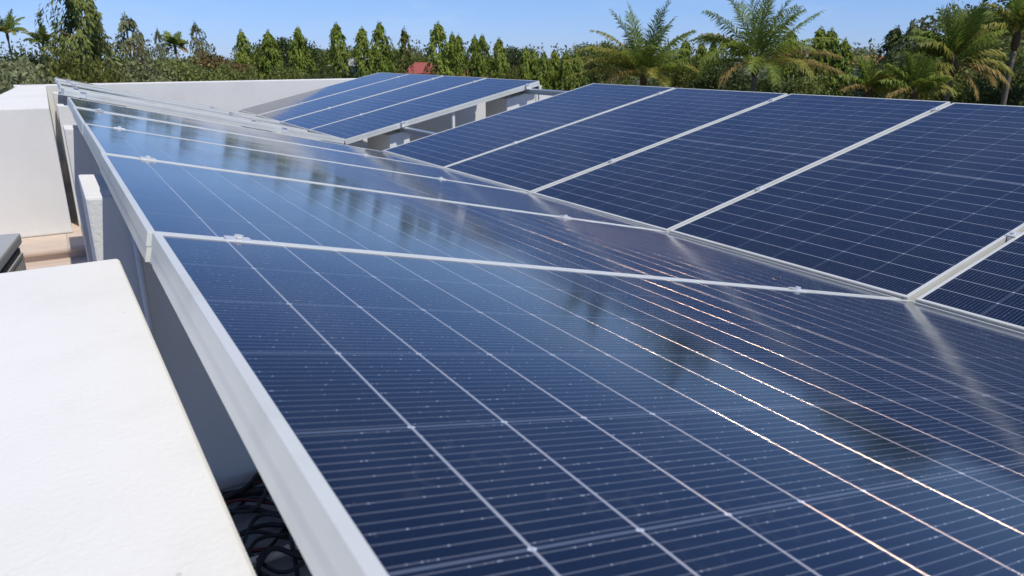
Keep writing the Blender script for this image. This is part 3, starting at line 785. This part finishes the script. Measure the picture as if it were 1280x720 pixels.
def palm(lab, u, v, D, fronds, trunk=True, scale=1.0, seed=1, fibre=True):
    "crown base at the pixel; fronds: (azimuth from the camera's right, elevation, length m, droop, material)"
    c = at(u, v, D); t = empty('coconut_palm', (c.x, c.y, GZ)); tag(t, lab, 'palm', 'coconut palms')
    hh = c.z - GZ; bm = bmesh.new()
    lean = random.Random(seed).uniform(-.25, .25)
    tube(bm, [(lean * (1 - k / 9) ** 1.5, 0, hh * k / 9 - (.1 if k == 0 else 0)) for k in range(10)], [(.155 - .055 * k / 9) * scale for k in range(10)], 9)
    obj('trunk', bm, PBARK, t, smooth=True)
    if fibre:
        bm = bmesh.new(); tube(bm, [(0, 0, hh - .35), (0, 0, hh - .1), (0, 0, hh + .2), (0, 0, hh + .5)], [.11 * scale, .17 * scale, .15 * scale, .05], 9); obj('crown_fibre', bm, FIBRE, t, smooth=True)
    rf = random.Random(seed + 500)
    fronds = list(fronds) + [(rf.uniform(0, 360), rf.uniform(20, 70), rf.uniform(.75, .95) * fronds[0][2], rf.uniform(40, 80), rf.choice(('palm', 'palm', 'palmy'))) for _ in range(6)]
    for k, (az, el, ln, dr, mt) in enumerate(fronds):
        me = frond_mesh(seed * 100 + k, LM[mt], ln * scale, math.radians(el), math.radians(dr), .62 * scale)
        o = bpy.data.objects.new('frond', me); COL.objects.link(o); o.parent = t
        o.location = (0, 0, hh + .1); o.rotation_euler = (math.radians(random.Random(seed * 31 + k).uniform(-18, 18)), 0, math.radians(az) - YAW)
    return t
palm('palm with upright spread crown and long yellow fronds low on its left', 804, 100, 33, [
 (20, 84, 3.5, 12, 'palm'), (160, 80, 3.4, 16, 'palm'), (185, 72, 3.4, 26, 'palm'), (175, 60, 3.4, 55, 'palmy'), (10, 70, 3.2, 28, 'palm'), (-5, 60, 3.1, 48, 'palm'),
 (-80, 74, 3.2, 24, 'palm'), (90, 78, 3.2, 20, 'palm'), (188, 46, 3.7, 72, 'palmy'), (172, 30, 3.9, 52, 'palmy'), (200, 36, 3.5, 75, 'palmy'), (182, 14, 3.7, 40, 'palmy'), (215, 20, 2.6, 80, 'palmo'),
 (-15, 36, 3.3, 80, 'palm'), (8, 30, 3.2, 85, 'palmy'), (-40, 30, 3.0, 80, 'palm'), (30, 46, 3.4, 70, 'palm'), (-60, 46, 3.0, 70, 'palm'), (240, 48, 3.0, 70, 'palm'), (270, 30, 2.7, 80, 'palmy'), (-70, 14, 2.6, 70, 'palmy'), (130, 40, 3.2, 70, 'palm')], seed=3, scale=.9)
palm('tall dark palm with high upright fronds and dry orange fronds on its right', 944, 84, 32, [
 (60, 87, 3.4, 6, 'palm'), (185, 82, 3.4, 10, 'palm'), (175, 72, 3.2, 26, 'palm'), (190, 58, 3.2, 44, 'palm'), (170, 42, 3.1, 66, 'palm'), (10, 78, 3.0, 14, 'palm'), (-8, 73, 2.9, 20, 'palm'),
 (4, 44, 3.6, 18, 'palm'), (-10, 34, 3.5, 48, 'palm'), (0, 20, 3.6, 42, 'palmo'), (-18, 8, 3.8, 46, 'palmo'), (14, 30, 3.2, 60, 'palmy'), (90, 70, 3.0, 30, 'palm'), (-90, 66, 3.0, 34, 'palm'),
 (200, 30, 3.0, 80, 'palm'), (180, 16, 2.7, 80, 'palm'), (225, 40, 3.0, 75, 'palm'), (250, 24, 2.7, 85, 'palm'), (-60, 40, 3.0, 80, 'palm'), (-45, 18, 2.7, 80, 'palmy'), (-85, 14, 2.6, 90, 'palm'), (140, 44, 3.0, 70, 'palm'), (210, 6, 2.5, 80, 'palmo')], seed=5, scale=.95)
palm('middle right palm with pale trunk, upright green crown and arching dry fronds', 1190, 84, 29, [
 (40, 86, 2.4, 6, 'palm'), (170, 82, 2.4, 10, 'palm'), (185, 76, 2.3, 14, 'palm'), (5, 78, 2.3, 14, 'palm'), (-15, 68, 2.3, 24, 'palm'), (90, 80, 2.2, 14, 'palm'), (-90, 78, 2.2, 16, 'palm'),
 (182, 56, 2.0, 80, 'palmy'), (168, 44, 2.0, 90, 'palmy'), (0, 34, 2.2, 70, 'palmy'), (-12, 14, 2.5, 70, 'palmy'), (8, -4, 2.6, 50, 'palmo'), (-25, 0, 2.4, 60, 'palmo'), (195, 6, 2.4, 70, 'palmy'), (210, -10, 2.2, 50, 'palmy'), (-40, -35, 1.8, 40, 'palmo'), (-5, 56, 2.2, 50, 'palm'), (30, 50, 2.2, 60, 'palm')], seed=7, scale=.78)
palm('palm at the right edge with dark thin trunk and drooping yellow fronds', 1270, 50, 31, [
 (178, 60, 2.2, 60, 'palmy'), (185, 40, 2.1, 90, 'palmy'), (172, 20, 1.9, 90, 'palmy'), (10, 70, 2.6, 30, 'palm'), (90, 80, 2.4, 20, 'palm'), (-10, 40, 2.6, 70, 'palm'), (-80, 60, 2.2, 60, 'palmy'), (0, 10, 2.3, 80, 'palmo'), (200, 75, 2.4, 24, 'palm'), (-20, -20, 2.0, 50, 'palmo'), (130, 50, 2.4, 60, 'palm')], scale=.78, seed=9)
palm('young dark palm with stiff upright fronds just above the panel edge at the right', 1142, 122, 27, [
 (170, 76, 2.0, 12, 'palm'), (90, 84, 2.0, 8, 'palm'), (20, 82, 2.0, 12, 'palm'), (0, 68, 2.0, 20, 'palm'), (180, 58, 2.1, 36, 'palm'), (-90, 72, 1.9, 22, 'palm'), (5, 46, 2.0, 55, 'palmy'), (-25, 30, 1.9, 70, 'palmy'), (190, 36, 2.2, 50, 'palm'), (205, 22, 2.0, 70, 'palmo'), (60, 60, 2.0, 40, 'palm')], seed=11, scale=.62)
palm('young palm with a broad fan of fronds left of the stiff young palm', 1086, 120, 28, [
 (165, 72, 1.9, 22, 'palm'), (30, 80, 1.9, 16, 'palm'), (0, 60, 2.0, 36, 'palm'), (185, 46, 2.0, 55, 'palm'), (-10, 40, 2.0, 60, 'palmy'), (200, 30, 1.8, 70, 'palmo'), (-70, 60, 1.8, 50, 'palm'), (90, 76, 1.9, 20, 'palm'), (-20, 24, 1.9, 60, 'palmo')], seed=13, scale=.66)
palm('small palm at the left edge standing above the grey green bushes', 9, 44, 58, [
 (k * 40, e, 2.9, d, m_) for k, (e, d, m_) in enumerate(((80, 20, 'palm'), (62, 50, 'palm'), (50, 70, 'palm'), (66, 40, 'palm'), (40, 80, 'palmy'), (56, 60, 'palm'), (30, 80, 'palm'), (70, 30, 'palm'), (20, 70, 'palmy')))], seed=15, scale=.52)
palm('low small palm between the left edge palm and the very tall tree', 54, 58, 60, [
 (k * 45, e, 2.8, d, m_) for k, (e, d, m_) in enumerate(((80, 20, 'palm'), (60, 55, 'palm'), (50, 70, 'palm'), (66, 40, 'palm'), (40, 80, 'palm'), (56, 60, 'palm'), (30, 80, 'palm'), (70, 30, 'palm')))], seed=17, scale=.5)
palm('small dark palm tuft between the thin bare tree and the umbrella topped tree', 219, 60, 56, [
 (175, 62, 1.9, 40, 'palm'), (150, 74, 1.9, 20, 'palm'), (190, 46, 1.9, 50, 'palm'), (0, 40, 1.6, 60, 'palm'), (80, 76, 1.8, 20, 'palm'), (-90, 60, 1.7, 50, 'palm'), (0, -5, 1.6, 60, 'palmo'), (180, -10, 1.4, 60, 'palmo')], seed=19, scale=.55)

# --- the wood that closes the view: reads as one mass
def wood(name, lab, D0, D1, v0, v1, seed, n, leaf, az0=-75, az1=120):
    r = random.Random(seed); lv = Leaves()
    for i in range(n):
        az = math.radians(az0 + (az1 - az0) * (i + r.random()) / n); D = r.uniform(D0, D1)
        c = CAM + Vector((math.sin(az), math.cos(az), 0)) * D
        dh = math.sin(az * 3.1 + seed) * .6 + r.gauss(0, .45)
        pitch = (71 - r.uniform(v0, v1)) / FPX
        H = CAM.z + pitch * D - GZ + dh; RX = r.uniform(1.6, 3.4); 
        spike = r.random() < .18
        for k in range(420):
            q = rvec(r); s = r.uniform(.75, 1.0) + .18 * math.sin(q.x * 5 + i) + .15 * math.sin(q.y * 7 + q.z * 5 + i)
            p = Vector((c.x + q.x * RX * s * (.4 if spike else 1), c.y + q.y * RX * s * (.4 if spike else 1), GZ + H * .55 + q.z * H * .45 * s))
            d = (q + rvec(r)).normalized(); sd = d.cross(rvec(r))
            if sd.length < .1: continue
            lv.leaf(p, d, sd.normalized(), leaf * r.uniform(.6, 1.2), leaf * r.uniform(.22, .4))
    o = bpy.data.objects.new(name, lv.build(name, LM['far'])); COL.objects.link(o); tag(o, lab, 'wood', kind='stuff')
wood('far_wood', 'distant belt of trees along the horizon behind the palms and mast trees', 120, 170, 57, 64, 3, 170, .5)
wood('near_wood', 'mass of undergrowth and trees between the garden trees and the far belt', 80, 100, 72, 84, 5, 170, .42)

# --- houses beyond the garden
def house(lab, u, v, D, w, d, wall_h, roof_h, rz, wall_m, roof_m, hip=.35):
    "eaves centre of the front at the pixel"
    c = at(u, v, D); t = empty('house', (c.x, c.y, GZ), (0, 0, rz - YAW)); tag(t, lab, 'house')
    z1 = c.z - GZ; z0 = 0
    bm = bmesh.new(); box(bm, -w/2, w/2, -d/2, d/2, z0, z1); obj('wall', bm, wall_m, t)
    bm = bmesh.new(); o_ = .45
    e = [bm.verts.new(p) for p in ((-w/2-o_, -d/2-o_, z1+.005), (w/2+o_, -d/2-o_, z1+.005), (w/2+o_, d/2+o_, z1+.005), (-w/2-o_, d/2+o_, z1+.005))]
    rg = [bm.verts.new((-w/2 + w*hip, 0, z1 + roof_h)), bm.verts.new((w/2 - w*hip, 0, z1 + roof_h))]
    for f in ((e[0], e[1], rg[1], rg[0]), (e[1], e[2], rg[1]), (e[2], e[3], rg[0], rg[1]), (e[3], e[0], rg[0]), (e[3], e[2], e[1], e[0])): bm.faces.new(f)
    obj('roof', bm, roof_m, t)
    n = max(2, int(w / 2.6))
    for k in range(n):
        x = -w/2 + w * (k + .5) / n
        bm = bmesh.new(); box(bm, x-.5, x+.5, -d/2-.03, -d/2-.003, z1-2.0, z1-.8); f = obj('window', bm, MAT['dark'], t)
        bm = bmesh.new()
        for q in ((x-.56, x-.502, z1-2.06, z1-.74), (x+.502, x+.56, z1-2.06, z1-.74)): box(bm, q[0], q[1], -d/2-.05, -d/2-.003, q[2], q[3])
        for q in ((z1-.8, z1-.74), (z1-2.06, z1-2.0)): box(bm, x-.5, x+.5, -d/2-.05, -d/2-.003, q[0], q[1])
        obj('frame', bm, MAT['white_paint'], f)
ROOFR = plain('red_roof_sheet', (0.36, 0.085, 0.065), .7, 0, .3, 1.2)
ROOFO = plain('orange_clay_roof', (0.48, 0.21, 0.10), .8, 0, .4, 2.0)
ROOFG = plain('pale_grey_roof', (0.42, 0.42, 0.42), .6, 0, .3, 1.2)
house('house with a bright red roof peeping out left of the tallest mast tree', 530, 91, 55, 2.8, 4, 4.5, .72, .15, MAT['facade'], ROOFR, .3)
house('pale house with grey roof behind the mast trees above the far parapet', 462, 82, 66, 4.5, 5, 4.5, .8, -.2, MAT['facade'], ROOFG, .3)
house('house with an orange clay roof between the broad mast trees and the right palms', 1092, 80, 56, 3.0, 4, 4.5, .55, .1, MAT['facade'], ROOFO, .35)
house('low house with a dull orange roof just left of the twin mast trees', 582, 98, 62, 3.2, 4, 4.5, .7, .1, MAT['facade'], ROOFO, .3)
